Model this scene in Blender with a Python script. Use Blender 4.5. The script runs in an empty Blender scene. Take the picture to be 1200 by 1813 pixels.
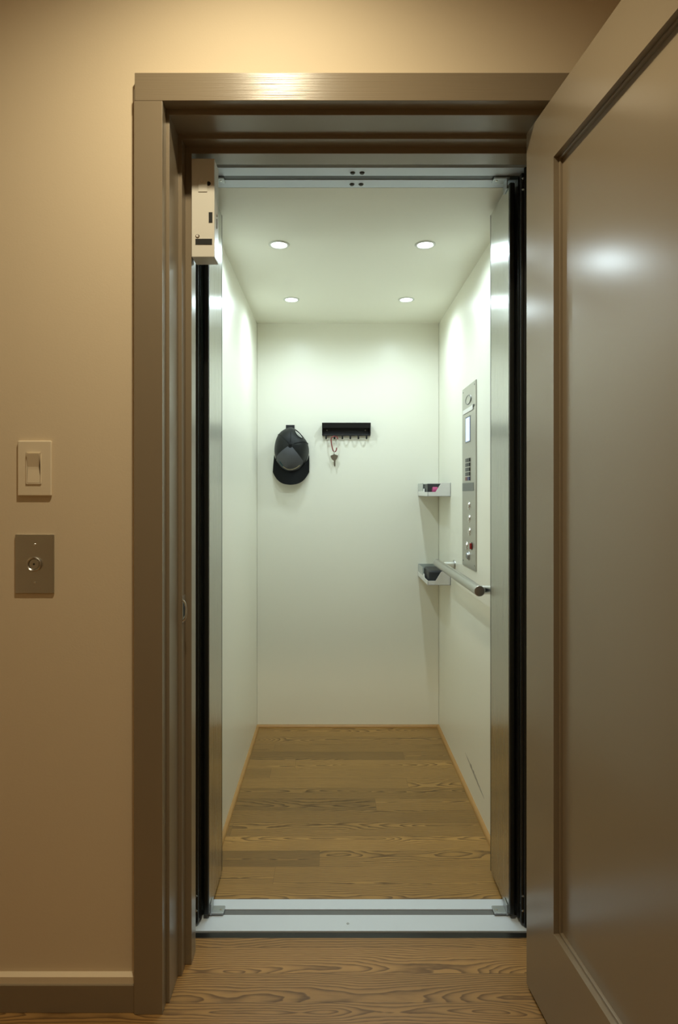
import bpy, bmesh, math, random
from mathutils import Vector, Matrix
random.seed(7)
scene = bpy.context.scene
COL = scene.collection
PI = math.pi
F = 1135.0      # focal length in pixels of the 1200 px wide frame
CZ = 1.18       # eye height

# ------------------------------------------------------------------ materials
def new_mat(name):
    m = bpy.data.materials.new(name); m.use_nodes = True
    nt = m.node_tree; b = nt.nodes['Principled BSDF']
    return m, nt, b

def setp(b, **kw):
    for k, v in kw.items():
        b.inputs[k.replace('_', ' ')].default_value = v

def simple(name, rgb, rough=0.5, metal=0.0, spec=0.5, bump=0.0, bscale=200.0, var=0.0, vscale=6.0, coat=0.0):
    """plain paint / plastic / metal with optional fine bump and faint tone variation"""
    m, nt, b = new_mat(name)
    setp(b, Roughness=rough, Metallic=metal)
    b.inputs['Specular IOR Level'].default_value = spec
    b.inputs['Coat Weight'].default_value = coat
    b.inputs['Base Color'].default_value = (*rgb, 1)
    N, L = nt.nodes, nt.links
    tc = N.new('ShaderNodeTexCoord')
    if var > 0:
        n = N.new('ShaderNodeTexNoise'); n.inputs['Scale'].default_value = vscale; n.inputs['Detail'].default_value = 3
        L.new(tc.outputs['Object'], n.inputs['Vector'])
        r = N.new('ShaderNodeMapRange'); r.inputs['To Min'].default_value = 1 - var; r.inputs['To Max'].default_value = 1 + var
        L.new(n.outputs['Fac'], r.inputs['Value'])
        mx = N.new('ShaderNodeVectorMath'); mx.operation = 'SCALE'
        mx.inputs[0].default_value = rgb; L.new(r.outputs[0], mx.inputs['Scale'])
        L.new(mx.outputs[0], b.inputs['Base Color'])
    if bump > 0:
        n = N.new('ShaderNodeTexNoise'); n.inputs['Scale'].default_value = bscale; n.inputs['Detail'].default_value = 2
        L.new(tc.outputs['Object'], n.inputs['Vector'])
        bp = N.new('ShaderNodeBump'); bp.inputs['Strength'].default_value = bump; bp.inputs['Distance'].default_value = 0.001
        L.new(n.outputs['Fac'], bp.inputs['Height']); L.new(bp.outputs[0], b.inputs['Normal'])
    return m

def brushed(name, rgb, rough=0.28, aniso=0.7, axis='Z', streak=(900, 900, 3), amp=0.06):
    m, nt, b = new_mat(name)
    N, L = nt.nodes, nt.links
    setp(b, Roughness=rough, Metallic=1.0)
    b.inputs['Base Color'].default_value = (*rgb, 1)
    b.inputs['Anisotropic'].default_value = aniso
    tg = N.new('ShaderNodeTangent'); tg.direction_type = 'RADIAL'; tg.axis = axis
    L.new(tg.outputs[0], b.inputs['Tangent'])
    b.inputs['Anisotropic Rotation'].default_value = ANISO_ROT
    tc = N.new('ShaderNodeTexCoord'); mp = N.new('ShaderNodeMapping'); mp.inputs['Scale'].default_value = streak
    L.new(tc.outputs['Object'], mp.inputs['Vector'])
    n = N.new('ShaderNodeTexNoise'); n.inputs['Scale'].default_value = 1.0; n.inputs['Detail'].default_value = 2
    L.new(mp.outputs[0], n.inputs['Vector'])
    r = N.new('ShaderNodeMapRange'); r.inputs['To Min'].default_value = rough - amp; r.inputs['To Max'].default_value = rough + amp
    L.new(n.outputs['Fac'], r.inputs['Value']); L.new(r.outputs[0], b.inputs['Roughness'])
    return m
ANISO_ROT = 0.0

def emit(name, rgb, strength):
    m, nt, b = new_mat(name)
    b.inputs['Base Color'].default_value = (*rgb, 1)
    b.inputs['Emission Color'].default_value = (*rgb, 1)
    b.inputs['Emission Strength'].default_value = strength
    return m

class Net:
    """tiny helper for math node chains"""
    def __init__(self, nt): self.nt = nt
    def put(self, sock, v):
        if hasattr(v, 'is_linked') or isinstance(v, bpy.types.NodeSocket): self.nt.links.new(v, sock)
        else: sock.default_value = v
    def m(self, op, a, b=None, c=None, clamp=False):
        n = self.nt.nodes.new('ShaderNodeMath'); n.operation = op; n.use_clamp = clamp
        self.put(n.inputs[0], a)
        if b is not None: self.put(n.inputs[1], b)
        if c is not None: self.put(n.inputs[2], c)
        return n.outputs[0]
    def xyz(self, x, y, z):
        n = self.nt.nodes.new('ShaderNodeCombineXYZ')
        for i, v in enumerate((x, y, z)): self.put(n.inputs[i], v)
        return n.outputs[0]
    def noise(self, vec, scale=1.0, detail=2.0, rough=0.5):
        n = self.nt.nodes.new('ShaderNodeTexNoise')
        n.inputs['Scale'].default_value = scale; n.inputs['Detail'].default_value = detail; n.inputs['Roughness'].default_value = rough
        self.nt.links.new(vec, n.inputs['Vector']); return n.outputs['Fac']
    def white(self, v):
        n = self.nt.nodes.new('ShaderNodeTexWhiteNoise'); n.noise_dimensions = '1D'
        self.put(n.inputs['W'], v); return n.outputs['Value']
    def ramp(self, fac, stops):
        n = self.nt.nodes.new('ShaderNodeValToRGB'); e = n.color_ramp.elements
        while len(e) < len(stops): e.new(0.5)
        for k, (p, c) in enumerate(stops): e[k].position = p; e[k].color = (*c, 1)
        self.nt.links.new(fac, n.inputs[0]); return n.outputs[0]
    def mixc(self, fac, a, b, mode='MIX'):
        n = self.nt.nodes.new('ShaderNodeMix'); n.data_type = 'RGBA'; n.blend_type = mode
        self.put(n.inputs[0], fac)
        for s, v in ((n.inputs[6], a), (n.inputs[7], b)):
            if isinstance(v, tuple): s.default_value = (*v, 1)
            else: self.nt.links.new(v, s)
        return n.outputs[2]

def oak(name, width=0.09, anchor=1.575, light=(0.40, 0.25, 0.105), dark=(0.17, 0.085, 0.030), ring=0.0085, seed=0.0, length=1.3, tonevar=0.5, gapmix=0.65):
    """plain sawn oak strip floor, boards running along X"""
    m, nt, b = new_mat(name)
    g = Net(nt)
    geo = nt.nodes.new('ShaderNodeTexCoord')
    sep = nt.nodes.new('ShaderNodeSeparateXYZ'); nt.links.new(geo.outputs['Object'], sep.inputs[0])
    x, y = sep.outputs[0], sep.outputs[1]
    v = g.m('DIVIDE', g.m('SUBTRACT', y, anchor), width)
    row = g.m('FLOOR', v); fy = g.m('SUBTRACT', v, row)
    r1 = g.white(g.m('ADD', row, 31.7 + seed))
    xs = g.m('DIVIDE', g.m('ADD', x, g.m('MULTIPLY', r1, 3.7)), length)
    colm = g.m('FLOOR', xs); fx = g.m('SUBTRACT', xs, colm)
    bid = g.m('ADD', g.m('MULTIPLY', row, 7.13), g.m('MULTIPLY', colm, 3.77))
    r2 = g.white(g.m('ADD', bid, 5.1 + seed)); r3 = g.white(g.m('ADD', bid, 77.3 + seed)); r4 = g.white(g.m('ADD', bid, 141.9 + seed))
    zoff = g.m('MULTIPLY', bid, 1.91)
    # annual rings: distance to the pith, which wanders along the board
    lowv = g.xyz(g.m('MULTIPLY', x, 1.7), g.m('MULTIPLY', y, 5.0), zoff)
    low = g.noise(lowv, 1.0, 2.0, 0.45)
    midv = g.xyz(g.m('MULTIPLY', x, 11.0), g.m('MULTIPLY', y, 42.0), zoff)
    mid = g.noise(midv, 1.0, 2.0, 0.5)
    yc = g.m('MULTIPLY', g.m('SUBTRACT', fy, g.m('MULTIPLY_ADD', r2, 1.6, -0.3)), width)
    depth = g.m('ADD', g.m('MULTIPLY_ADD', r3, 0.03, 0.004), g.m('MULTIPLY', g.m('SUBTRACT', low, 0.5), 0.15))
    d2 = g.m('ADD', g.m('MULTIPLY', yc, yc), g.m('MULTIPLY', depth, depth))
    rr = g.m('ADD', g.m('SQRT', d2), g.m('MULTIPLY', g.m('SUBTRACT', mid, 0.5), 0.0085))
    ph = g.m('FRACT', g.m('DIVIDE', rr, ring))
    saw = g.m('POWER', ph, 2.4)
    # soften the sharp return edge
    soft = g.m('MULTIPLY', saw, g.m('SUBTRACT', 1.0, g.m('POWER', ph, 18.0)))
    # pores
    pv = g.xyz(g.m('MULTIPLY', x, 28.0), g.m('MULTIPLY', y, 900.0), zoff)
    pores = g.noise(pv, 1.0, 2.0, 0.6)
    grain = g.m('MULTIPLY_ADD', soft, 1.05, g.m('MULTIPLY', g.m('SUBTRACT', pores, 0.5), 0.55), clamp=True)
    colr = g.mixc(grain, light, dark)
    tone = g.m('MULTIPLY_ADD', r4, tonevar, 1.0 - tonevar * 0.55)
    blotch = g.noise(g.xyz(g.m('MULTIPLY', x, 5.0), g.m('MULTIPLY', y, 14.0), zoff), 1.0, 3.0)
    tone = g.m('MULTIPLY', tone, g.m('MULTIPLY_ADD', blotch, 0.35, 0.82))
    sc = nt.nodes.new('ShaderNodeVectorMath'); sc.operation = 'SCALE'
    nt.links.new(colr, sc.inputs[0]); nt.links.new(tone, sc.inputs['Scale'])
    # board joints
    ey = g.m('MINIMUM', fy, g.m('SUBTRACT', 1.0, fy)); ex = g.m('MINIMUM', fx, g.m('SUBTRACT', 1.0, fx))
    gy = g.m('LESS_THAN', ey, 0.0008 / width); gx = g.m('LESS_THAN', ex, 0.0008 / length)
    gap = g.m('MAXIMUM', gy, gx)
    fin = g.mixc(g.m('MULTIPLY', gap, gapmix), sc.outputs[0], (0.03, 0.016, 0.007))
    nt.links.new(fin, b.inputs['Base Color'])
    rg = g.m('MULTIPLY_ADD', grain, 0.12, 0.36); nt.links.new(rg, b.inputs['Roughness'])
    b.inputs['Specular IOR Level'].default_value = 0.4
    bp = nt.nodes.new('ShaderNodeBump'); bp.inputs['Strength'].default_value = 0.25; bp.inputs['Distance'].default_value = 0.0006
    nt.links.new(g.m('SUBTRACT', 1.0, g.m('MAXIMUM', grain, gap)), bp.inputs['Height']); nt.links.new(bp.outputs[0], b.inputs['Normal'])
    return m

TAUPE = (0.250, 0.198, 0.135)
CREAM = (0.893, 0.880, 0.768)
M = {}
M['wall'] = simple('hall_wall_paint', (0.74, 0.62, 0.45), 0.62, spec=0.3, bump=0.12, bscale=260, var=0.012, vscale=3)
M['hallceil'] = simple('hall_ceiling_paint', (0.80, 0.76, 0.68), 0.8, spec=0.2)
M['taupe'] = simple('taupe_semigloss_paint', TAUPE, 0.28, spec=0.85, bump=0.03, bscale=180)
def streak_paint(name, scale, strength):
    m, nt, b = new_mat(name); g = Net(nt)
    b.inputs['Base Color'].default_value = (*TAUPE, 1); setp(b, Roughness=0.27); b.inputs['Specular IOR Level'].default_value = 0.6
    tc = nt.nodes.new('ShaderNodeTexCoord'); mp = nt.nodes.new('ShaderNodeMapping'); mp.inputs['Scale'].default_value = scale
    nt.links.new(tc.outputs['Object'], mp.inputs['Vector'])
    f = g.noise(mp.outputs[0], 1.0, 2.0, 0.5)
    bp = nt.nodes.new('ShaderNodeBump'); bp.inputs['Strength'].default_value = strength; bp.inputs['Distance'].default_value = 0.001
    nt.links.new(f, bp.inputs['Height']); nt.links.new(bp.outputs[0], b.inputs['Normal'])
    return m
M['casinghead'] = streak_paint('taupe_paint_brushed_along_head', (6, 6, 700), 0.30)
M['doorpaint'] = simple('taupe_door_paint', TAUPE, 0.235, spec=0.95, bump=0.02, bscale=150)
M['cream'] = simple('cream_laminate', CREAM, 0.33, spec=0.45)
M['creamceil'] = simple('cream_ceiling_laminate', CREAM, 0.42, spec=0.4)
M['oak'] = oak('oak_floor', light=(0.385, 0.215, 0.074), dark=(0.060, 0.025, 0.008), ring=0.0066, length=4.2, tonevar=0.22, gapmix=0.30)
M['oakcab'] = oak('oak_cab_floor', seed=4.0, light=(0.34, 0.195, 0.058), dark=(0.055, 0.025, 0.007), ring=0.0060, length=1.9, tonevar=0.55, gapmix=0.30)
M['oaktrim'] = simple('golden_oak_trim', (0.42, 0.235, 0.075), 0.4, var=0.12, vscale=30)
M['steel'] = brushed('brushed_steel', (0.60, 0.60, 0.57), 0.26, 0.75)
M['plate'] = brushed('brushed_plate_steel', (0.56, 0.55, 0.51), 0.33, 0.5)
M['rail'] = simple('satin_steel', (0.58, 0.58, 0.56), 0.30, metal=1.0)
M['chrome'] = simple('polished_steel', (0.75, 0.75, 0.74), 0.12, metal=1.0)
M['alum'] = simple('pale_anodised_aluminium', (0.67, 0.75, 0.85), 0.42, metal=0.10, spec=0.5)
M['zinc'] = simple('zinc_bracket', (0.42, 0.44, 0.46), 0.38, metal=0.9)
M['midgroove'] = simple('grey_channel', (0.15, 0.16, 0.17), 0.4)
M['groove'] = simple('dark_channel', (0.055, 0.060, 0.062), 0.45)
M['black'] = simple('black_gloss_edge', (0.010, 0.011, 0.010), 0.28, spec=0.45)
M['blackmatte'] = simple('black_powder_coat', (0.012, 0.012, 0.013), 0.5, spec=0.4)
M['nosing'] = simple('dark_bronze_strip', (0.020, 0.019, 0.017), 0.28, metal=0.2)
M['white'] = simple('white_plastic', (0.80, 0.79, 0.76), 0.38)
M['switch'] = simple('ivory_switch_plastic', (0.80, 0.69, 0.52), 0.35)
M['boxwhite'] = simple('white_powder_coated_box', (0.74, 0.72, 0.66), 0.40)
M['hole'] = simple('dark_slot', (0.006, 0.006, 0.006), 0.7)
M['capblack'] = simple('black_cap_cloth', (0.0045, 0.0050, 0.0056), 0.7, spec=0.25, bump=0.35, bscale=900)
M['capmesh'] = simple('black_cap_crown_cloth', (0.0065, 0.0080, 0.0086), 0.5, spec=0.35, bump=0.3, bscale=700)
M['capgrey'] = simple('grey_cap_front', (0.115, 0.120, 0.135), 0.8, spec=0.2, bump=0.35, bscale=900)
M['capbeige'] = simple('beige_embroidery', (0.33, 0.29, 0.20), 0.8)
M['capteal'] = simple('teal_embroidery', (0.03, 0.10, 0.12), 0.8)
M['red'] = simple('red_anodised', (0.28, 0.055, 0.05), 0.35, metal=0.3)
M['brass'] = simple('nickel_key', (0.50, 0.49, 0.42), 0.3, metal=1.0)
M['darkgrey'] = simple('dark_grey_case', (0.022, 0.024, 0.028), 0.5)
M['midgrey'] = simple('mid_grey_case', (0.040, 0.044, 0.043), 0.45)
M['pink'] = simple('pink_plastic', (0.42, 0.045, 0.16), 0.4)
M['keyblack'] = simple('black_key', (0.016, 0.018, 0.017), 0.4)
M['keygrey'] = simple('grey_key', (0.055, 0.06, 0.055), 0.4)
M['keyred'] = simple('red_key', (0.16, 0.04, 0.035), 0.4)
M['keyblue'] = simple('blue_key', (0.03, 0.03, 0.13), 0.4)
M['rockred'] = simple('red_switch', (0.30, 0.02, 0.02), 0.3)
M['greysteel'] = simple('dark_grey_steel', (0.20, 0.21, 0.20), 0.45, metal=0.6)
M['screen'] = emit('blue_lcd_screen', (0.50, 0.60, 1.0), 0.95)
M['lens'] = emit('cool_lamp_lens', (0.86, 1.0, 0.95), 14.0)
M['warmlens'] = emit('warm_lamp_lens', (1.0, 0.72, 0.42), 9.0)
M['trimwhite'] = simple('white_lamp_ring', (0.72, 0.73, 0.68), 0.35)

# translucent bin plastic
m, nt, b = new_mat('clear_acrylic'); setp(b, Roughness=0.12, IOR=1.49); b.inputs['Base Color'].default_value = (0.86, 0.90, 0.88, 1)
b.inputs['Transmission Weight'].default_value = 0.75
M['acrylic'] = m

# right cab wall: cream laminate with a dark scuff of its own
m, nt, b = new_mat('cream_laminate_scuffed'); g = Net(nt)
tc = nt.nodes.new('ShaderNodeTexCoord'); sp = nt.nodes.new('ShaderNodeSeparateXYZ'); nt.links.new(tc.outputs['Object'], sp.inputs[0])
yy, zz = sp.outputs[1], sp.outputs[2]
t = g.m('DIVIDE', g.m('SUBTRACT', 2.60, yy), 0.33)                       # 0 at the far end, 1 near
zl = g.m('MULTIPLY_ADD', t, -0.034, 0.131)
nz = g.noise(g.xyz(g.m('MULTIPLY', yy, 30.0), 0.0, g.m('MULTIPLY', zz, 120.0)), 1.0, 3.0)
dz = g.m('ABSOLUTE', g.m('SUBTRACT', zz, g.m('ADD', zl, g.m('MULTIPLY_ADD', nz, 0.006, -0.003))))
hw = g.m('MULTIPLY', g.m('MULTIPLY', t, g.m('SUBTRACT', 1.02, t)), 0.050)
inside = g.m('MULTIPLY', g.m('GREATER_THAN', t, 0.0), g.m('LESS_THAN', t, 1.0))
mask = g.m('MULTIPLY', g.m('MULTIPLY', g.m('LESS_THAN', dz, g.m('MULTIPLY', hw, nz)), inside), g.m('MULTIPLY_ADD', nz, 0.9, 0.15))
nt.links.new(g.mixc(mask, CREAM, (0.03, 0.03, 0.035)), b.inputs['Base Color'])
setp(b, Roughness=0.33); b.inputs['Specular IOR Level'].default_value = 0.45
M['creamscuff'] = m

# ------------------------------------------------------------------ mesh building
class MB:
    def __init__(self): self.bm = bmesh.new()
    def _new(self, geom_verts, mat):
        if mat is not None: bmesh.ops.transform(self.bm, matrix=mat, verts=geom_verts)
    def box(self, x0, x1, y0, y1, z0, z1, bevel=0.0, seg=2, mat=None):
        t = bmesh.new()
        bmesh.ops.create_cube(t, size=1.0)
        for v in t.verts:
            v.co = Vector((x0 + (v.co.x + .5) * (x1 - x0), y0 + (v.co.y + .5) * (y1 - y0), z0 + (v.co.z + .5) * (z1 - z0)))
        if bevel > 0:
            bmesh.ops.bevel(t, geom=list(t.edges), offset=bevel, segments=seg, profile=0.5, affect='EDGES')
        return self.merge(t, mat)
    def merge(self, t, mat=None):
        if mat is not None: bmesh.ops.transform(t, matrix=mat, verts=t.verts)
        me = bpy.data.meshes.new('tmp'); t.to_mesh(me); t.free()
        self.bm.from_mesh(me); bpy.data.meshes.remove(me); return self
    def prism(self, pts, axis, a, b, bevel=0.0, mat=None):
        """extrude a 2-D outline along an axis; outline coords are the two other axes in order"""
        t = bmesh.new()
        def P(p, h):
            if axis == 'X': return Vector((h, p[0], p[1]))
            if axis == 'Y': return Vector((p[0], h, p[1]))
            return Vector((p[0], p[1], h))
        lo = [t.verts.new(P(p, a)) for p in pts]; hi = [t.verts.new(P(p, b)) for p in pts]
        t.faces.new(lo); t.faces.new(list(reversed(hi)))
        n = len(pts)
        for i in range(n):
            j = (i + 1) % n; t.faces.new((lo[j], lo[i], hi[i], hi[j]))
        bmesh.ops.recalc_face_normals(t, faces=list(t.faces))
        if bevel > 0:
            bmesh.ops.bevel(t, geom=list(t.edges), offset=bevel, segments=2, profile=0.5, affect='EDGES')
        return self.merge(t, mat)
    def cyl(self, p0, p1, r, seg=24, r2=None, bevel=0.0):
        p0, p1 = Vector(p0), Vector(p1); d = p1 - p0
        t = bmesh.new()
        bmesh.ops.create_cone(t, cap_ends=True, segments=seg, radius1=r, radius2=r if r2 is None else r2, depth=d.length)
        if bevel > 0:
            rim = [e for e in t.edges if abs(e.verts[0].co.z - e.verts[1].co.z) < 1e-6]
            bmesh.ops.bevel(t, geom=rim, offset=bevel, segments=3, profile=0.5, affect='EDGES')
        q = Vector((0, 0, 1)).rotation_difference(d.normalized()).to_matrix().to_4x4()
        return self.merge(t, Matrix.Translation((p0 + p1) / 2) @ q)
    def lathe(self, prof, center, axis, seg=32, sx=1.0, sy=1.0):
        """prof: (radius, height) list spun round a direction through center"""
        t = bmesh.new(); rings = []
        for r, h in prof:
            if r < 1e-6: rings.append([t.verts.new((0, 0, h))])
            else: rings.append([t.verts.new((r * sx * math.cos(2 * PI * k / seg), r * sy * math.sin(2 * PI * k / seg), h)) for k in range(seg)])
        for A, B in zip(rings, rings[1:]):
            for k in range(seg):
                a, b_, c, d = A[k % len(A)], A[(k + 1) % len(A)], B[(k + 1) % len(B)], B[k % len(B)]
                vs = []
                for q in (a, b_, c, d):
                    if q not in vs: vs.append(q)
                if len(vs) >= 3: t.faces.new(vs)
        bmesh.ops.recalc_face_normals(t, faces=list(t.faces))
        ax = Vector(axis).normalized()
        q = Vector((0, 0, 1)).rotation_difference(ax).to_matrix().to_4x4()
        return self.merge(t, Matrix.Translation(Vector(center)) @ q)
    def tube(self, pts, r, seg=10, closed=False):
        t = bmesh.new(); pts = [Vector(p) for p in pts]; n = len(pts); rings = []
        up = None
        for i, p in enumerate(pts):
            if closed: d = pts[(i + 1) % n] - pts[(i - 1) % n]
            else: d = pts[min(i + 1, n - 1)] - pts[max(i - 1, 0)]
            d.normalize()
            if up is None:
                up = d.orthogonal().normalized()
            up = (up - d * up.dot(d)).normalized(); s = d.cross(up)
            rad = r[i] if isinstance(r, (list, tuple)) else r
            rings.append([t.verts.new(p + (up * math.cos(2 * PI * k / seg) + s * math.sin(2 * PI * k / seg)) * rad) for k in range(seg)])
        m_ = n if closed else n - 1
        for i in range(m_):
            A, B = rings[i], rings[(i + 1) % n]
            for k in range(seg): t.faces.new((A[k], A[(k + 1) % seg], B[(k + 1) % seg], B[k]))
        if not closed:
            t.faces.new(list(reversed(rings[0]))); t.faces.new(rings[-1])
        bmesh.ops.recalc_face_normals(t, faces=list(t.faces))
        return self.merge(t)
    def sheet(self, grid, thick, direction):
        """grid of points (rows of rows, None = hole) given a real thickness along a direction function"""
        t = bmesh.new(); R, C = len(grid), len(grid[0])
        top = [[t.verts.new(grid[i][j]) for j in range(C)] for i in range(R)]
        faces = []
        for i in range(R - 1):
            for j in range(C - 1):
                faces.append(t.faces.new((top[i][j], top[i][j + 1], top[i + 1][j + 1], top[i + 1][j])))
        bmesh.ops.recalc_face_normals(t, faces=faces)
        geom = bmesh.ops.solidify(t, geom=faces, thickness=thick)
        return self.merge(t)
    def build(self, name, mat, parent=None, smooth=True, angle=35):
        me = bpy.data.meshes.new(name); self.bm.to_mesh(me); self.bm.free()
        if smooth:
            for p in me.polygons: p.use_smooth = True
            me.set_sharp_from_angle(angle=math.radians(angle))
        me.materials.append(mat)
        o = bpy.data.objects.new(name, me); COL.objects.link(o)
        if smooth:
            wn = o.modifiers.new('weighted', 'WEIGHTED_NORMAL'); wn.keep_sharp = True; wn.weight = 80
        if parent is not None:
            o.parent = parent
            w = parent.matrix_world.copy() if False else Matrix.Translation(world_loc(parent))
            o.matrix_parent_inverse = w.inverted()
        return o

def world_loc(o):
    v = Vector(o.location); p = o.parent
    return v

def tag(o, label=None, cat=None, group=None, kind=None):
    if label: o['label'] = label
    if cat: o['category'] = cat
    if group: o['group'] = group
    if kind: o['kind'] = kind
    return o

def thing(name, loc, label, cat, group=None, kind=None):
    o = bpy.data.objects.new(name, None); COL.objects.link(o); o.location = loc; o.empty_display_size = 0.05
    return tag(o, label, cat, group, kind)

def struct(name, mb, mat, label=None, cat=None, smooth=True):
    o = mb.build(name, mat, None, smooth); return tag(o, label, cat, None, 'structure')

def copy_tree(o, delta, label, parent=None):
    c = o.copy(); COL.objects.link(c)
    if parent is None:
        c.location = Vector(o.location) + Vector(delta)
        if label: c['label'] = label
    else: c.parent = parent
    for ch in list(o.children): copy_tree(ch, delta, None, c)
    return c

# ------------------------------------------------------------------ the hall
HX0, HX1, HY0, HZ = -1.55, 1.75, -1.5, 2.60
WY = 1.472      # hall face of the elevator wall
JX0, JX1 = -0.3765, 0.516
OZ = 2.075
b = MB(); b.box(HX0 - .1, HX1 + .1, HY0 - .1, 1.700, -0.05, 0.0)
floor = struct('floor', b, M['oak'], 'oak strip floor of the hall in front of the elevator', 'floor', False)
b = MB(); b.box(HX0 - .1, HX1 + .1, HY0 - .1, 1.66, HZ, HZ + .08)
struct('ceiling', b, M['hallceil'], 'plain pale ceiling of the hall', 'ceiling', False)
b = MB()
b.box(HX0, -0.402, WY, 1.650, 0.0, HZ); b.box(0.545, HX1, WY, 1.650, 0.0, HZ); b.box(-0.402, 0.545, WY, 1.650, OZ + .0005, HZ)
struct('wall_front', b, M['wall'], 'beige painted hall wall around the elevator doorway', 'wall', False)
b = MB(); b.box(HX0 - .1, HX0, HY0, 1.64, 0.0, HZ); struct('wall_left', b, M['wall'], 'beige hall wall on the left, outside the picture', 'wall', False)
b = MB(); b.box(HX1, HX1 + .1, HY0, 1.64, 0.0, HZ); struct('wall_right', b, M['wall'], 'beige hall wall on the right, outside the picture', 'wall', False)
b = MB(); b.box(HX0 - .1, HX1 + .1, HY0 - .1, HY0, 0.0, HZ); struct('wall_back', b, M['wall'], 'beige hall wall behind the viewer', 'wall', False)

# casing round the doorway
b = MB(); b.box(-0.4470, 0.590, 1.4500, WY, 2.068, 2.131, 0.0012); b.box(-0.401, 0.544, WY - .002, 1.4828, 2.0682, OZ)
struct('trim_1', b, M['casinghead'], 'taupe painted flat head casing above the elevator doorway', 'door casing')
b = MB(); b.box(-0.4485, -0.384, 1.450, WY, 0.0, 2.0678, 0.0012); b.box(-0.4485, -0.4474, 1.450, WY, 2.0678, 2.0935); b.box(-0.401, -0.3842, WY - .002, 1.4833, 0.0, 2.0678)
struct('trim_7', b, M['taupe'], 'taupe painted flat side casing left of the elevator doorway', 'door casing')
b = MB(); b.box(0.5455, 0.590, 1.450, WY, 0.0, 2.0678, 0.0012)
struct('trim_8', b, M['taupe'], 'taupe painted flat side casing behind the open door', 'door casing')
# stepped jamb
prof = [(JX0, 1.4836), (JX0, 1.5666), (-.367, 1.5666), (-.367, 1.6036), (-.3516, 1.6036), (-.3516, 1.652), (-.4005, 1.652), (-.4005, 1.4836)]
b = MB(); b.prism(prof, 'Z', 0.0, OZ - .001)
profr = [(JX1, 1.540), (JX1, 1.570), (JX1 - .006, 1.570), (JX1 - .006, 1.603), (JX1 - .012, 1.603), (JX1 - .012, 1.652), (.544, 1.652), (.544, 1.540)]
b.prism(profr, 'Z', 0.0, OZ - .001)
headp = [(1.483, 2.0545), (1.566, 2.0545), (1.566, 2.045), (1.603, 2.045), (1.603, 2.029), (1.658, 2.029), (1.658, OZ), (1.483, OZ)]
b.prism(headp, 'X', -0.401, 0.544)
bmesh.ops.bevel(b.bm, geom=[e for e in b.bm.edges if len(e.link_faces) == 2 and e.calc_face_angle(0) > 1.0], offset=0.0012, segments=2, profile=0.5, affect='EDGES')
struct('trim_2', b, M['taupe'], 'taupe stepped door jamb inside the doorway casing', 'door jamb')

# baseboard and its bead
b = MB(); b.box(HX0, -0.4485, 1.4545, WY, 0.0, 0.0625, 0.0015)
struct('baseboard_left', b, M['taupe'], 'low taupe baseboard at the foot of the beige wall', 'baseboard')
b = MB(); b.prism([(1.459, 0.0625), (1.472, 0.0625), (1.472, 0.082), (1.468, 0.080), (1.460, 0.0775)], 'X', HX0, -0.4495)
struct('trim_3', b, M['wall'], 'beige painted bead on top of the taupe baseboard', 'bead')
b = MB(); b.box(0.591, HX1, 1.4545, WY, 0.0, 0.0625, 0.0015)
struct('baseboard_right', b, M['taupe'], 'low taupe baseboard behind the open door', 'baseboard')

# open hall door: inner face leaves the hinge corner (0.4636, 1.53) and comes towards the viewer
door = thing('door_1', (0.4636, 1.530, 0.0), 'open taupe hall door with one recessed flat panel', 'door', kind='structure')
ang = math.radians(5.3)
W_, T_, ZB, ZT = 0.865, 0.044, 0.010, 2.037
st, pb, pt = 0.148, 0.229, 1.905
def local_build(mb, name, mat, parent):
    o = mb.build(name, mat, None); o.parent = parent; return o
# local frame: +x along the door away from the hinge, +y into the door's thickness
b = MB()
b.box(0, st, 0, T_, ZB, ZT); b.box(W_ - st, W_, 0, T_, ZB, ZT)
b.box(st, W_ - st, 0, T_, ZB, pb); b.box(st, W_ - st, 0, T_, pt, ZT)
fr = local_build(b, 'door_frame', M['doorpaint'], door)
b = MB(); b.box(st - .004, W_ - st + .004, .0175, T_ - .010, pb - .004, pt + .004)
local_build(b, 'door_panel', M['doorpaint'], door)
# small bolection step round the panel: a thin inner moulding
b = MB()
def mould(mb, x0, x1, z0, z1, wd=.006):
    ins = [(0, .0), (0, .0)]
    mb.box(x0, x0 + wd, .0115, .020, z0, z1, .0015); mb.box(x1 - wd, x1, .0115, .020, z0, z1, .0015)
    mb.box(x0 + wd, x1 - wd, .0115, .020, z0, z0 + wd, .0015); mb.box(x0 + wd, x1 - wd, .0115, .020, z1 - wd, z1, .0015)
mould(b, st, W_ - st, pb, pt)
local_build(b, 'panel_moulding', M['doorpaint'], door)
# lever handle on the free side, outside the frame of the photo but part of the door
b = MB(); b.lathe([(0, 0), (.027, 0), (.027, .006), (.022, .009), (.009, .010), (.009, .045), (0, .045)], (W_ - .065, 0, .98), (0, -1, 0), 28)
b.cyl((W_ - .065, -.042, .98), (W_ - .185, -.042, .98), .009, 20, bevel=.003)
local_build(b, 'lever_handle', M['rail'], door)
# local +x maps to (sin ang, -cos ang), local +y maps to (cos ang, sin ang)
door.rotation_euler = (0, 0, -PI / 2 + ang)

# latch strike on the left jamb stop
t = thing('strike_plate', (-0.363, 1.576, 0.89), 'small curved steel latch strike set in the left door jamb', 'strike plate')
b = MB(); b.box(-.3672, -.3650, 1.566, 1.594, .862, .928, .0008); b.build('plate', M['rail'], t)
b = MB()
pts = []
for k in range(9):
    a = k / 8 * PI
    pts.append((-.3650 + .0085 * math.sin(a), 1.5640, .893 + .025 * math.cos(a)))
b.tube(pts, .0022, 10); b.build('lip', M['chrome'], t)
b = MB(); b.box(-.3656, -.3644, 1.572, 1.588, .876, .914, .0004); b.build('latch_hole', M['hole'], t)

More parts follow.
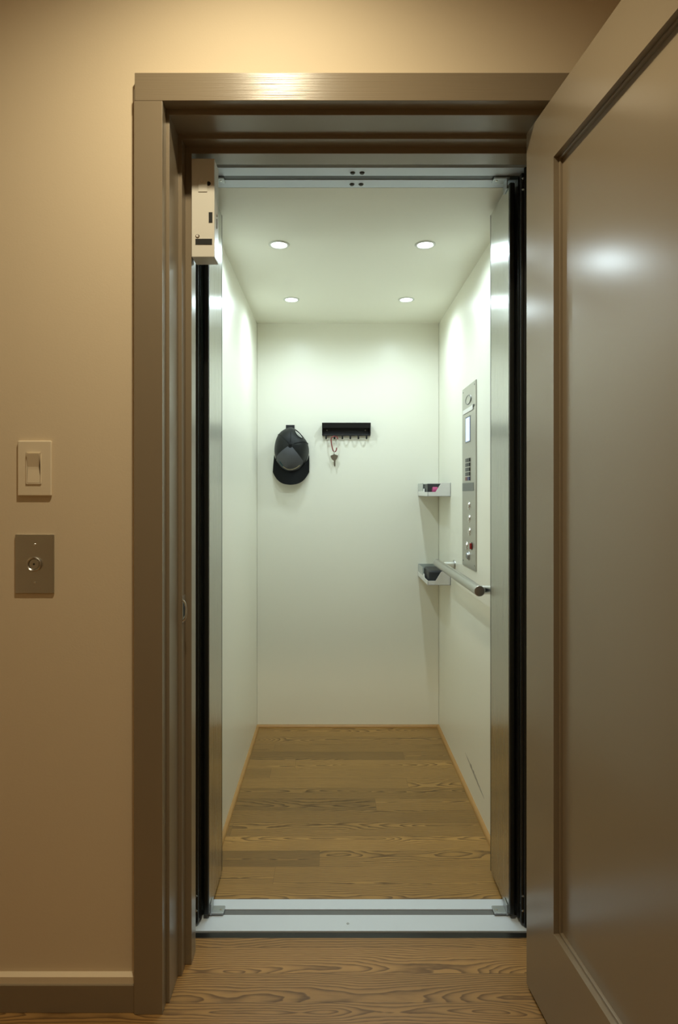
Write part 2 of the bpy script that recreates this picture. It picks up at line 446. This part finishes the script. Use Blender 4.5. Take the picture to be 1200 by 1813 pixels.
# ------------------------------------------------------------------ wall plates
t = thing('light_switch', (-0.681, WY, 1.237), 'ivory rocker light switch plate on the beige wall', 'light switch')
cx, cz = -0.681, 1.2365
b = MB(); b.box(cx - .039, cx + .039, WY - .0065, WY, cz - .0635, cz + .0635, .003, 3); b.build('wall_plate', M['switch'], t)
b = MB()
x0, x1, z0, z1 = cx - .0185, cx + .0165, cz - .0365, cz + .0365
for (a0, a1, c0, c1) in ((x0, x1, z1 - .0022, z1), (x0, x1, z0, z0 + .0022), (x0, x0 + .0022, z0, z1), (x1 - .0022, x1, z0, z1)):
    b.box(a0, a1, WY - .0085, WY - .006, c0, c1, .0006)
b.build('rocker_frame', M['switch'], t)
b = MB(); b.prism([(WY - .0055, z0 + .003), (WY - .0085, z0 + .003), (WY - .0062, cz + .002), (WY - .0125, z1 - .003), (WY - .0055, z1 - .003)], 'X', x0 + .003, x1 - .003, .0005)
b.build('rocker', M['switch'], t)

t = thing('call_button_plate', (-0.681, WY, 1.017), 'stainless steel elevator call plate below the light switch', 'call button')  # call station: a steel plate with one push button
cx, cz = -0.6815, 1.0175
M['ringsteel'] = simple('satin_ring_steel', (0.6, 0.59, 0.56), 0.3, metal=1.0)
b = MB(); b.box(cx - .0447, cx + .0447, WY - .0045, WY, cz - .0675, cz + .0675, .0018, 2); b.build('face_plate', M['plate'], t)
b = MB(); b.lathe([(.0172, 0), (.0172, .003), (.0150, .0045), (.0128, .0025), (.0128, .0)], (cx, WY - .0045, cz), (0, -1, 0), 40); b.build('button_ring', M['ringsteel'], t)
bt = MB(); bt.lathe([(0, .0026), (.0105, .0024), (.0120, .0012), (.0120, 0)], (cx, WY - .0045, cz), (0, -1, 0), 40); bo = bt.build('button', M['plate'], t)
b = MB(); b.lathe([(0, .0006), (.0022, .0006), (.0022, 0)], (cx, WY - .0070, cz), (0, -1, 0), 16); d = b.build('indicator_dot', M['hole'], t)
for dz in (.0445, -.0425):
    b = MB(); b.lathe([(0, .0014), (.0022, .0013), (.0032, .0005), (.0034, 0)], (cx + .001, WY - .0045, cz + dz), (0, -1, 0), 16); s_ = b.build('screw', M['chrome'], t)

# ------------------------------------------------------------------ lock box on the jamb
t = thing('interlock_box', (-0.318, 1.617, 1.765), 'white steel lock box mounted high on the left jamb', 'lock box')
bx0, bx1, by0, by1, bz0, bz1 = -.3485, -.2915, 1.588, 1.644, 1.765, 2.009
b = MB(); b.box(bx0, bx1, by0, by1, bz0, bz1, .0018); b.build('housing', M['boxwhite'], t)
def fx(px): return (px - 588) * by0 / F
def fz(py): return CZ + (873 - py) * by0 / F
b = MB(); b.box(fx(351), fx(367), by0 - .002, by0 + .001, fz(340), fz(316), .0012); b.build('inspection_plate', M['boxwhite'], t)
b = MB(); b.lathe([(0, .002), (.0035, .002), (.0042, .0)], (fx(357.5), by0 - .002, fz(322)), (0, -1, 0), 16); b.build('screw', M['chrome'], t)
b = MB(); b.lathe([(0, .001), (.0048, .001), (.0055, .0)], (fx(369), by0, fz(325)), (0, -1, 0), 20); b.build('key_hole', M['hole'], t)
b = MB(); b.box(fx(369.5), fx(376), by0 - .0012, by0 + .001, fz(394), fz(376)); b.build('side_slot', M['hole'], t)
b = MB(); b.box(fx(346), fx(375.5), by0 - .0012, by0 + .001, fz(433), fz(423)); b.build('front_slot', M['hole'], t)
b = MB(); b.lathe([(0, .0022), (.003, .0022), (.005, .0008), (.0055, 0)], (fx(349.5), by0, fz(418)), (0, -1, 0), 18); b.build('screw', M['chrome'], t)
b = MB(); b.lathe([(0, .0025), (.003, .0025), (.004, 0)], (bx1, 1.618, CZ + (873 - 382) * 1.618 / F), (1, 0, 0), 16); b.build('lock_barrel', M['rail'], t)
b = MB(); b.box(bx1 - .0005, bx1 + .0012, 1.6165, 1.6195, CZ + (873 - 405) * 1.618 / F, CZ + (873 - 388) * 1.618 / F); b.build('lock_slot', M['hole'], t)

# ------------------------------------------------------------------ elevator cab
CX0, CX1, CY0, CY1, CH = -0.379, 0.538, 1.745, 3.234, 2.035
SILL0, SILL1 = 1.728, 1.864
b = MB(); b.box(CX0 - .03, CX1 + .03, SILL1, CY1 + .03, -0.05, 0.0)
struct('floor_cab', b, M['oakcab'], 'oak strip floor inside the elevator cab', 'floor', False)
b = MB(); b.box(CX0 - .03, CX0, CY0, CY1 + .03, 0.0, CH + .04)
struct('wall_cab_left', b, M['cream'], 'cream left side wall of the elevator cab', 'wall', False)
b = MB(); b.box(CX1, CX1 + .03, CY0, CY1 + .03, 0.0, CH + .04)
struct('wall_cab_right', b, M['creamscuff'], 'cream right side wall of the elevator cab with a scuff low down', 'wall', False)
b = MB(); b.box(CX0 + .001, CX1 - .001, CY1, CY1 + .03, 0.0, CH + .04)
struct('wall_cab_back', b, M['cream'], 'cream rear wall of the elevator cab behind the cap', 'wall', False)
b = MB(); cp = [(1.8605, 2.0655), (1.90, 2.0615), (1.96, 2.0545), (2.03, 2.0455), (2.10, 2.0385), (2.15, 2.0358), (2.18, CH), (CY1, CH), (CY1, CH + .05), (1.8605, CH + .05)]
b.prism(cp, 'X', CX0, CX1)
struct('ceiling_cab', b, M['creamceil'], 'cream ceiling of the elevator cab with four lamps', 'ceiling')
# slim oak shoe moulding
def shoe(name, x0, x1, y0, y1, axis, label):
    b = MB(); r = .013
    q = [(0, 0)] + [(r * math.cos(a), r * math.sin(a)) for a in [k / 6 * PI / 2 for k in range(7)]]
    if axis == 'X': b.prism([(CY1 - p[0], p[1]) for p in q], 'X', x0, x1)
    else:
        s = 1 if x0 < 0 else -1
        b.prism([(x0 + s * p[0], p[1]) for p in q], 'Y', y0, y1)
    struct(name, b, M['oaktrim'], label, 'floor trim')
shoe('trim_4', CX0, CX1, 0, 0, 'X', 'golden oak shoe moulding along the cab rear wall')
shoe('trim_5', CX0, 0, SILL1, CY1 - .013, 'Y', 'golden oak shoe moulding along the cab left wall')
shoe('trim_6', CX1, 0, SILL1, CY1 - .013, 'Y', 'golden oak shoe moulding along the cab right wall')

# threshold and dark nosing strip
GY0, GY1 = 1.794, 1.818
t = thing('threshold_plate', (0.08, 1.796, 0.0), 'white aluminium grooved threshold across the elevator entrance', 'threshold')
b = MB(); b.box(CX0 + .001, CX1 - .001, SILL0, GY0, -.03, 0.0, .0012); b.box(CX0 + .001, CX1 - .001, GY1, SILL1 - .0005, -.03, 0.0, .0012)
b.build('tread', M['alum'], t)
b = MB(); b.box(CX0 + .001, CX1 - .001, GY0 - .001, GY1 + .001, -.03, -.0030); b.build('guide_groove', M['midgroove'], t)
b = MB(); b.lathe([(0, .0008), (.0035, .0006), (.004, 0)], (.043, 1.757, 0), (0, 0, 1), 16); b.build('screw', M['zinc'], t)
b = MB(); b.box(-0.375, 0.530, 1.7005, SILL0 - .0010, -.03, -.0030, .0035, 3)
o = b.build('threshold_strip', M['nosing']); tag(o, 'thin dark metal strip between the hall floor and the white threshold', 'edge strip')

# overhead gate track
TZ = 2.0655
t = thing('gate_track', (0.08, 1.80, TZ), 'grey aluminium overhead track across the elevator entrance', 'gate track')
b = MB(); b.box(CX0 + .001, CX1 - .001, CY0, 1.790, TZ, TZ + .03, .001); b.box(CX0 + .001, CX1 - .001, 1.813, 1.8595, TZ, TZ + .03, .001); b.build('track_rail', M['alum'], t)
b = MB(); b.box(CX0 + .001, CX1 - .001, 1.789, 1.814, TZ + .0015, TZ + .03); b.build('track_groove', M['groove'], t)
for sx_ in (.0565, .0825):
    for sy_ in (1.772, 1.838):
        b = MB(); b.lathe([(0, .0045), (.0050, .0035), (.0070, .001), (.0074, 0)], (sx_, sy_, TZ), (0, 0, -1), 18); b.build('screw', M['groove'], t)

# folded gates
def gate(side, label):
    s = 1 if side == 'R' else -1
    xi = .490 if s > 0 else -.341            # face of the inner leaf
    y0, y1, z0, z1 = 1.778, 1.986, .012, 2.040
    t = thing('folding_gate', (xi + s * .02, 1.88, 0.0), label, 'elevator gate', 'folded elevator gates')
    def X(d): return xi + s * d
    def bx(mb, d0, d1, *r, bevel=0.0, seg=2): mb.box(min(X(d0), X(d1)), max(X(d0), X(d1)), *r, bevel=bevel, seg=seg)
    b = MB(); bx(b, 0, .014, y0 + .004, y1 - .004, z0, z1, bevel=.0012); leaf = b.build('inner_leaf', M['steel'], t)
    b = MB(); bx(b, .0006, .0155, y0 - .006, y0 + .005, z0, z1, bevel=.004, seg=3); bx(b, -.0006, .0155, y1 - .005, y1, z0, z1, bevel=.0012)
    b.build('edge_profile', M['black'], leaf)
    b = MB(); bx(b, .020, .034, 1.760, 1.978, z0, z1 + .008, bevel=.0012); leaf2 = b.build('outer_leaf', M['black'], t)
    b = MB(); bx(b, .0225, .0345, 1.742, 1.762, z0 - .004, z1 + .012, bevel=.005, seg=3); b.build('edge_profile', M['black'], leaf2)
    b = MB()
    b.tube([(X(.036), 1.742, .004), (X(.036), 1.742, TZ - .002)], .0055, 14); b.build('hinge_post', M['black'], t)
    for zz_ in (.045, .085, 2.005, 2.035):
        b = MB(); b.lathe([(0, .0015), (.0025, .0013), (.0032, 0)], (X(.0285), 1.742, zz_), (0, -1, 0), 14); b.build('rivet', M['chrome'], leaf2)
    for zb, up in ((.0030, 1), (TZ - .0075, -1)):
        # pivot foot that rides in the groove
        x_a, x_b = (X(-.038), X(.006))
        lo, hi = min(x_a, x_b), max(x_a, x_b)
        b = MB(); b.box(lo, hi, 1.788, 1.822, zb, zb + .0055, .0022)
        wx0, wx1 = sorted((X(-.0045), X(-.0010)))
        b.box(wx0, wx1, 1.786, 1.822, min(zb, zb + up * .030), max(zb + .004, zb + up * .030), .0008)
        br = b.build('pivot_bracket', M['zinc'], t)
        b = MB(); b.lathe([(0, .0012), (.0026, .0012), (.0036, .0)], (X(-.028), 1.803, zb + (.0055 if up > 0 else 0)), (0, 0, up), 14); b.build('pivot_pin', M['chrome'], br)
    return t
gate('L', 'folded steel gate leaves under the white lock box')
gate('R', 'folded steel gate leaves beside the open taupe door')

# ------------------------------------------------------------------ cab lamps
def downlight(name, x, y, z, label, cat, group, lens, r=.026, ring=.036):
    t = thing(name, (x, y, z), label, cat, group)
    b = MB(); b.lathe([(r, -.001), (ring, -.001), (ring, .0015), (ring - .003, .004), (r + .002, .0035), (r, .001), (r, -.001)], (x, y, z), (0, 0, -1), 36); b.build('trim_ring', M['trimwhite'], t)
    b = MB(); b.lathe([(0, .0018), (r * .6, .0014), (r, .0004), (r, -.0005)], (x, y, z), (0, 0, -1), 32); b.build('lens', lens, t)
    return t
def spot(name, x, y, z, watts, rgb, size, blend, rad, parent):
    l = bpy.data.lights.new(name, 'SPOT'); l.energy = watts; l.color = rgb; l.spot_size = math.radians(size); l.spot_blend = blend; l.shadow_soft_size = rad
    o = bpy.data.objects.new(name, l); COL.objects.link(o); o.parent = parent; o.location = (0, 0, -.008)
    return o
COOL = (0.82, 1.0, 1.07)
labs = [(-.183, 2.205, 'lit cab ceiling downlight at the front, over the left wall'), (.320, 2.205, 'lit cab ceiling downlight at the front, over the control panel side'),
        (-.180, 2.830, 'lit cab ceiling downlight at the back, above the cap'), (.327, 2.830, 'lit cab ceiling downlight at the back, above the corner bins')]
for x, y, lab in labs:
    t = downlight('ceiling_light', x, y, CH, lab, 'ceiling light', 'round downlights in the cab ceiling', M['lens'])
    spot('lamp_light', x, y, CH, 9.7, COOL, 171, 0.75, .022, t)

WARM = (1.0, 0.87, 0.59)
for k, (x, y, w, sz, lab) in enumerate([(-.17, .93, 87, 160, 'warm hall downlight just in front of the elevator doorway'),
                               (-.75, -.55, 9, 165, 'warm hall downlight behind the viewer on the left'),
                               (1.05, -.45, 6, 165, 'warm hall downlight behind the viewer on the right')]):
    t = downlight('hall_light', x, y, HZ, lab, 'ceiling light', None, M['warmlens'], .045, .060)
    spot('lamp_light', x, y, HZ, w, WARM, sz, 1.0, .04, t)

# ------------------------------------------------------------------ control panel on the right wall
WX = CX1
def wy(px): return F * WX / (px - 588)
def wz(px, py): return CZ + (873 - py) * WX / (px - 588)
t = thing('control_panel', (WX, 2.508, .887), 'tall stainless control panel on the cab right wall', 'control panel')
PY0, PY1, PZ0, PZ1 = 2.384, 2.633, .887, 1.603
PXf = WX - .004
b = MB(); b.box(PXf, WX, PY0, PY1, PZ0, PZ1, .0012); b.build('face_plate', M['plate'], t)
def lat(name, prof, y, z, mat, parent=t, seg=28, sx=1, sy=1, base=PXf):
    b = MB(); b.lathe(prof, (0, 0, 0), (0, 0, 1), seg, sx, sy)
    # local x -> world Y, local y -> world Z, local z -> world -X
    R = Matrix(((0, 0, -1, base), (1, 0, 0, y), (0, 1, 0, z), (0, 0, 0, 1)))
    bmesh.ops.transform(b.bm, matrix=R, verts=b.bm.verts)
    bmesh.ops.recalc_face_normals(b.bm, faces=list(b.bm.faces))
    return b.build(name, mat, parent)
def pbox(name, y0, y1, z0, z1, d0, d1, mat, parent=t, bev=.0006):
    b = MB(); b.box(PXf - d1, PXf - d0, y0, y1, z0, z1, bev); return b.build(name, mat, parent)
# oval badge
bd = lat('oval_badge', [(0, .0018), (.8, .0018), (.86, .0026), (.95, .0026), (1.0, .0)], 2.510, 1.545, M['plate'], sx=.050, sy=.0185, seg=48)
lat('badge_rim', [(.84, .001), (.86, .0034), (.96, .0034), (1.0, .001)], 2.510, 1.545, M['greysteel'], bd, sx=.050, sy=.0185, seg=48)
# emergency light lens
lz = 1.506
pbox('emergency_light', 2.425, 2.605, lz - .010, lz + .008, 0, .004, M['white'], bev=.002)
pbox('card_slot', 2.412, 2.428, lz + .001, lz + .009, 0, .0035, M['greysteel'])
dsp = pbox('display', 2.478, 2.565, 1.378, 1.482, 0, .0012, M['greysteel'])
pbox('screen', 2.486, 2.556, 1.384, 1.476, .0008, .0018, M['screen'], dsp, bev=0)
kp = pbox('keypad', 2.476, 2.562, 1.2255, 1.319, 0, .0010, M['plate'])
for r_ in range(5):
    z1_ = 1.3165 - r_ * .0182
    for c_ in range(2):
        y0_ = 2.481 + c_ * .040
        mt = (M['keyblack'], M['keygrey'])[c_] if r_ < 4 else (M['keyblue'], M['keyred'])[c_]
        pbox('key', y0_, y0_ + .036, z1_ - .0145, z1_, .0008, .0040, mt, kp, .0008)
pbox('dark_band', 2.420, 2.628, 1.188, 1.2205, 0, .0010, M['greysteel'], bev=.0003)  # thin dark grey band below the keypad, nearly the full panel width
BTN = [(0, .0050), (.0085, .0048), (.0105, .0038), (.0110, .0015), (.0112, .0012), (.0150, .0030), (.0165, .0018), (.0170, 0)]
for px, py in ((832, 895), (832.3, 918), (832.8, 941), (828, 966)):
    lat('call_button', BTN, wy(px), wz(px, py), M['chrome'])
lat('stop_switch_ring', [(0, .0015), (.014, .0015), (.016, 0)], wy(837), wz(837, 967), M['keyblack'])
pbox('stop_switch', wy(837) - .007, wy(837) + .007, wz(837, 967) - .011, wz(837, 967) + .011, 0, .009, M['rockred'], bev=.002)
ks = lat('key_switch', [(0, .010), (.010, .010), (.0125, .008), (.0135, .003), (.0175, .002), (.018, 0)], wy(831.5), wz(831.5, 984), M['zinc'])
pbox('key_slot', wy(831.5) - .0015, wy(831.5) + .0015, wz(831.5, 984) - .007, wz(831.5, 984) + .007, .0098, .0106, M['hole'], ks, 0)
for yy_, zz_ in ((PY0 + .022, PZ0 + .020), (PY1 - .020, PZ0 + .020), (PY0 + .022, PZ1 - .014), (PY1 - .020, PZ1 - .014)):
    lat('screw', [(0, .0012), (.0028, .0010), (.0035, 0)], yy_, zz_, M['greysteel'], seg=14)

# ------------------------------------------------------------------ handrail
t = thing('handrail', (WX, 2.47, .865), 'round steel handrail below the control panel', 'handrail')
RX, RZ, RR = .473, .8655, .0175
b = MB(); b.cyl((RX, 2.056, RZ), (RX, 2.890, RZ), RR, 40, bevel=.0022); b.build('rail', M['rail'], t)
for y_ in (2.085, 2.815):
    b = MB(); b.cyl((RX + .010, y_, RZ), (WX - .003, y_, RZ), .0148, 24); p_ = b.build('bracket', M['chrome'], t)
    b = MB(); b.lathe([(0, .006), (.018, .006), (.021, .004), (.0215, 0)], (WX, y_, RZ), (-1, 0, 0), 28); b.build('wall_flange', M['rail'], p_)

# ------------------------------------------------------------------ corner bins and what is in them
def bin_(zb, label):
    x0, x1, y0, y1, h, w = .433, .5378, 2.910, 3.2335, .062, .0028
    t = thing('wall_bin', (.485, 3.07, zb), label, 'wall bin', 'white bins in the cab corner')
    b = MB(); b.box(x0, x1, y0, y1, zb, zb + w, .0008)
    lip = .020
    # front panel with sloping cut-out
    b.prism([(x0, zb), (x1, zb), (x1, zb + h), (x0 + .062, zb + h), (x0 + .036, zb + lip), (x0, zb + lip)], 'Y', y0, y0 + w, .0006)
    # left side: low lip with a raised notch
    b.prism([(y0, zb), (y1, zb), (y1, zb + lip + .004), (y0 + .150, zb + lip + .004), (y0 + .142, zb + lip + .016), (y0 + .118, zb + lip + .016), (y0 + .110, zb + lip), (y0, zb + lip)], 'X', x0, x0 + w, .0006)
    b.box(x1 - w, x1, y0, y1, zb, zb + h, .0006)
    b.build('tray', M['white'], t)
    b = MB(); b.box(x0, x1 - w, y1 - w, y1, zb + w, zb + h, .0006)
    b.box(x0 + .0004, x0 + w - .0004, y0 + .16, y1 - w, zb + lip + .003, zb + h, .0004)
    b.build('clear_back', M['acrylic'], t)
    return zb + w
ZU = bin_(1.165, 'white wall bin in the cab corner, holding a pink item')
ZL = bin_(.7615, 'white wall bin behind the handrail, holding a dark case')
b = MB(); b.box(.440, .512, 2.965, 3.12, ZU + .0003, ZU + .056, .004)
o = b.build('dark_case', M['midgrey']); tag(o, 'dark grey flat case lying in the upper white bin', 'case')
b = MB(); b.cyl((.459, 2.938, ZU + .0202), (.483, 2.938, ZU + .0202), .020, 28, bevel=.003)
o = b.build('pink_roll', M['pink']); tag(o, 'small pink roll at the front of the upper white bin', 'roll')
b = MB(); b.box(.444, .522, 2.95, 3.12, ZL + .0005, ZL + .060, .012, 4)
o = b.build('glasses_case', M['darkgrey']); tag(o, 'rounded black case lying in the bin behind the handrail', 'case')

# ------------------------------------------------------------------ key rack
BY = CY1
def bxw(px, d=0.0): return (px - 588) * (BY - d) / F
def bzw(py, d=0.0): return CZ + (873 - py) * (BY - d) / F
t = thing('key_rack', (.07, BY, 1.46), 'black metal key rack with six hooks on the cab rear wall', 'key rack')
rx0, rx1 = bxw(570, .03), bxw(656, .03)
b = MB(); b.box(rx0 + .003, rx1 - .003, BY - .0022, BY, bzw(769), bzw(749), .0006); b.build('back_plate', M['blackmatte'], t)
# shelf trough: floor and sloping lip
zt, zm = bzw(748.5, .04), bzw(757, .04)
b = MB(); b.prism([(BY - .001, zm + .002), (BY - .034, zm - .001), (BY - .043, zt), (BY - .041, zt + .0005), (BY - .032, zm + .0015), (BY - .001, zm + .0045)], 'X', rx0, rx1)
b.build('shelf_lip', M['blackmatte'], t)
for xa in (rx0, rx1 - .002):
    b = MB(); b.box(xa, xa + .002, BY - .036, BY, bzw(769), zt - .003, .0005); b.build('end_plate', M['blackmatte'], t)
b = MB(); b.box(rx0, rx1, BY - .018, BY, bzw(771.5, .01), bzw(768.5, .01), .0008); b.build('hook_bar', M['blackmatte'], t)
hookx = [bxw(p, .02) for p in (577.2, 592.0, 606.0, 620.0, 634.4, 648.8)]
hz = bzw(771, .01)
for hx in hookx:
    b = MB(); b.tube([(hx, BY - .012, hz + .004), (hx, BY - .013, hz - .008), (hx, BY - .018, hz - .0165), (hx, BY - .025, hz - .0165), (hx, BY - .029, hz - .008)], .0042, 12); b.build('hook', M['blackmatte'], t)
for px in (578.5, 647.0):
    b = MB(); b.lathe([(0, .0022), (.0025, .0018), (.0038, 0)], (bxw(px, .02), BY - .0022, bzw(762, .003)), (0, -1, 0), 16); b.build('screw', M['rail'], t)

# carabiner and key
cy = BY - .0205
hx, hzb = hookx[1], hz - .0085
t = thing('carabiner', (hx, cy, hzb - .07), 'red carabiner hanging from the second hook of the key rack', 'carabiner')
def P(px, py): return (bxw(px, .02), cy, bzw(py, .02))
body = [(598.0, 778), (596.8, 774.4), (593.6, 772.6), (589.8, 772.8), (586.6, 775.0), (585.8, 779), (586.6, 786), (588.0, 793), (589.6, 798), (591.6, 800.2), (594.0, 799.2), (595.4, 796.2), (596.0, 792.5)]
b = MB(); b.tube([P(*p) for p in body], .0030, 10); b.build('body', M['red'], t)
b = MB(); b.tube([P(598.0, 778.6), P(597.6, 785), P(596.2, 792.2)], .0011, 8); b.build('gate', M['chrome'], t)
t = thing('door_key', (hx, cy, bzw(825, .02)), 'small worn metal key hanging from the red carabiner', 'key')
b = MB(); ring = [(bxw(591.6, .02) + .0008 * 0, cy + .005 * math.cos(a), bzw(801.6, .02) + .0085 * math.sin(a)) for a in [k / 20 * 2 * PI for k in range(20)]]
b.tube(ring, .0015, 8, closed=True); b.build('split_ring', M['chrome'], t)
b = MB()
kx, kz = bxw(591.6, .02), bzw(809.5, .02)
hd = [(-.0085, .012), (-.004, .0145), (.004, .0145), (.0088, .012), (.0185, .009), (.0180, .001), (.012, -.011), (.0055, -.0165), (-.0055, -.0165), (-.012, -.011), (-.0180, .001), (-.0185, .009)]
b.prism([(kx + p[0], kz + p[1]) for p in hd], 'Y', cy - .0012, cy + .0012, .0005); b.build('bow', M['brass'], t)
b = MB()
bl = [(-.0042, -.015), (.0050, -.015), (.0050, -.022), (.0035, -.0245), (.0052, -.027), (.0040, -.030), (.0054, -.033), (.0038, -.036), (.0050, -.039), (.0042, -.044), (.0015, -.0475), (-.0030, -.044)]
b.prism([(kx + p[0] + .0015, kz + p[1]) for p in bl], 'Y', cy - .0010, cy + .0010, .0003); b.build('blade', M['brass'], t)

# ------------------------------------------------------------------ cap and its hook
t = thing('wall_hook', (bxw(513.5), BY, bzw(757)), 'small square black hook on the cab rear wall holding the cap', 'hook')
b = MB(); b.box(bxw(506), bxw(521.5), BY - .005, BY, bzw(768), bzw(752.5), .0012); b.build('hook_plate', M['blackmatte'], t)
b = MB(); b.tube([(bxw(513.5), BY - .004, bzw(766)), (bxw(513.5), BY - .020, bzw(767.5)), (bxw(513.5), BY - .030, bzw(765)), (bxw(513.5), BY - .033, bzw(760))], .005, 12); b.build('prong', M['blackmatte'], t)

capx, capz = -.2035, 1.397
t = thing('baseball_cap', (capx, BY - .05, 1.30), 'black cap with a grey front panel hanging on the cab rear wall', 'cap')
CA, CB, CW = .0865, .109, .112
def crown_pt(th, ph, off=0.0):
    """th: direction round the rim, ph: 0 at the rim, 90 deg at the button"""
    c = max(0.0, math.cos(ph)) ** 0.80; s = math.sin(ph) ** 0.95
    wob = 1 + .018 * math.cos(6 * (th - math.radians(20))) * math.sin(2 * ph)
    x = CA * math.cos(th) * c * wob; z = CB * math.sin(th) * c * wob
    # the rear of the crown (upwards) slumps a little, the front stands full
    up = math.sin(th)
    w = CW * s * (1.0 - .10 * max(0, up) * math.cos(ph)) + .012
    z += .018 * math.sin(ph)
    z -= .016 * max(0.0, math.cos(th)) * max(0.0, up) * c * 2       # right shoulder sits lower
    p = Vector((capx + x, BY - w, capz + z))
    if off:
        e = 1e-3
        q = crown_pt(th + e, ph); r = crown_pt(th, ph + e if ph < 1.5 else ph - e)
        n = (q - p).cross(r - p)
        if n.length > 0:
            n.normalize()
            ctr = Vector((capx, BY - .03, capz))
            if n.dot(p - ctr) < 0: n = -n
            p = p + n * off
    return p
NT, NP = 96, 26
def shell(keep, name, mat, off, parent, thick=.0022, nt=NT, npz=NP, ph1=math.radians(89.0)):
    tb = bmesh.new()
    V = [[tb.verts.new(crown_pt(2 * PI * i / nt, ph1 * j / npz, off)) for i in range(nt)] for j in range(npz + 1)]
    top = tb.verts.new(crown_pt(0, PI / 2 - .001) + Vector((0, -off, 0)))
    fs = []
    for j in range(npz):
        for i in range(nt):
            th = 2 * PI * (i + .5) / nt; ph = ph1 * (j + .5) / npz
            if keep(th, ph): fs.append(tb.faces.new((V[j][i], V[j][(i + 1) % nt], V[j + 1][(i + 1) % nt], V[j + 1][i])))
    if keep(0.0, PI / 2):
        for i in range(nt): fs.append(tb.faces.new((V[npz][i], V[npz][(i + 1) % nt], top)))
    for v in [v for v in tb.verts if not v.link_faces]: tb.verts.remove(v)
    bmesh.ops.recalc_face_normals(tb, faces=fs)
    bmesh.ops.solidify(tb, geom=fs, thickness=thick)
    mb = MB(); mb.merge(tb); return mb.build(name, mat, parent, angle=60)
def hole(th, ph):
    a = (math.degrees(th) - 56) / 19.0; p = (math.degrees(ph) - 38) / 14.0
    return a * a + p * p < 1.0
shell(lambda th, ph: not hole(th, ph), 'crown', M['capmesh'], 0.0, t)
def front(th, ph):
    d = math.degrees(th); e = math.degrees(ph)
    if e < 9 or e > 84: return False
    a0, a1 = 207, 317
    # rounded lower corners
    mid = (a0 + a1) / 2; half = (a1 - a0) / 2
    lim = 9 + 20 * (abs(d - mid) / half) ** 4
    return a0 < d < a1 and e > lim
shell(front, 'front_panel', M['capgrey'], .0022, t, .0014, 144, 44)
# seams from the button
b = MB()
for deg in (207, 317, 262, 20, 88, 140):
    if deg == 262: continue
    lo = 56 if deg == 88 else 2
    if deg == 20: lo = 4
    b.tube([crown_pt(math.radians(deg), math.radians(e), .0010) for e in range(lo, 88, 6)], .0016, 8)
b.build('seams', M['capblack'], t)
b = MB(); ap = crown_pt(0, PI / 2 - .001); b.lathe([(0, .0055), (.004, .0050), (.0068, .0028), (.0075, 0)], ap, (0, -1, .16), 20); b.build('top_button', M['capblack'], t)
# rim of the rear opening, a bound edge
b = MB(); b.tube([crown_pt(math.radians(56 + 19 * math.cos(a)), math.radians(38 + 14 * math.sin(a)), .0004) for a in [k / 32 * 2 * PI for k in range(32)]], .0020, 8, closed=True)
b.build('rear_opening_binding', M['capblack'], t)
# embroidery: pale curved band and a teal mark at its left end
b = MB(); b.tube([crown_pt(math.radians(d), math.radians(22 + 5 * ((d - 268) / 34) ** 2), .0042) for d in range(242, 303, 4)], [.0022 + .0013 * math.sin(k * 2.1) ** 2 for k in range(16)], 8); b.build('pale_embroidery', M['capbeige'], t)
b = MB(); b.tube([crown_pt(math.radians(d), math.radians(31 - (d - 226) * .4), .0030) for d in range(226, 243, 3)], .0042, 8); b.build('teal_embroidery', M['capteal'], t)
# brim
rows, cols = 10, 33
grid = []
for i in range(rows + 1):
    r = i / rows; row = []
    for j in range(cols + 1):
        u = -1 + 2 * j / cols
        zi = capz - CB * .985 * math.sqrt(max(0.0, 1 - (.955 * u) ** 2)) + .004
        zo = capz - .176 + .058 * abs(u) ** 3.2 + .006 * abs(u)
        zi = max(zi, zo + .002); zz_ = zi + (zo - zi) * r
        xx = CA * u * (1.0 + .03 * math.sin(r * PI * .5)) - .004 * r
        ww = .014 + .020 * (1 - u * u) + .020 * r * (1 - u * u) - .004 * r
        row.append(Vector((capx + xx, BY - ww, zz_)))
    grid.append(row)
b = MB(); b.sheet(grid, .0035, None); br = b.build('brim', M['capblack'], t, angle=60)

# ------------------------------------------------------------------ camera, world, view
cam = bpy.data.cameras.new('camera'); co = bpy.data.objects.new('camera', cam); COL.objects.link(co)
co.location = (0, 0, CZ); co.rotation_euler = (PI / 2, 0, 0)
cam.sensor_fit = 'HORIZONTAL'; cam.sensor_width = 36.0; cam.lens = 36.0 * F / 1200.0
cam.shift_x = (600 - 588) / 1200.0; cam.shift_y = -(906.5 - 873) / 1200.0
cam.clip_start = 0.02
scene.camera = co
w = bpy.data.worlds.new('world'); scene.world = w; w.use_nodes = True
w.node_tree.nodes['Background'].inputs[0].default_value = (1.0, .8, .6, 1); w.node_tree.nodes['Background'].inputs[1].default_value = 0.004
vs = scene.view_settings
vs.view_transform = 'Standard'; vs.look = 'None'; vs.gamma = 1.0; vs.exposure = 0.0; vs.use_curve_mapping = False
try:
    scene.cycles.max_bounces = 10; scene.cycles.diffuse_bounces = 6; scene.cycles.glossy_bounces = 5
    scene.cycles.use_denoising = True
    scene.cycles.sample_clamp_indirect = 6.0
except Exception: pass
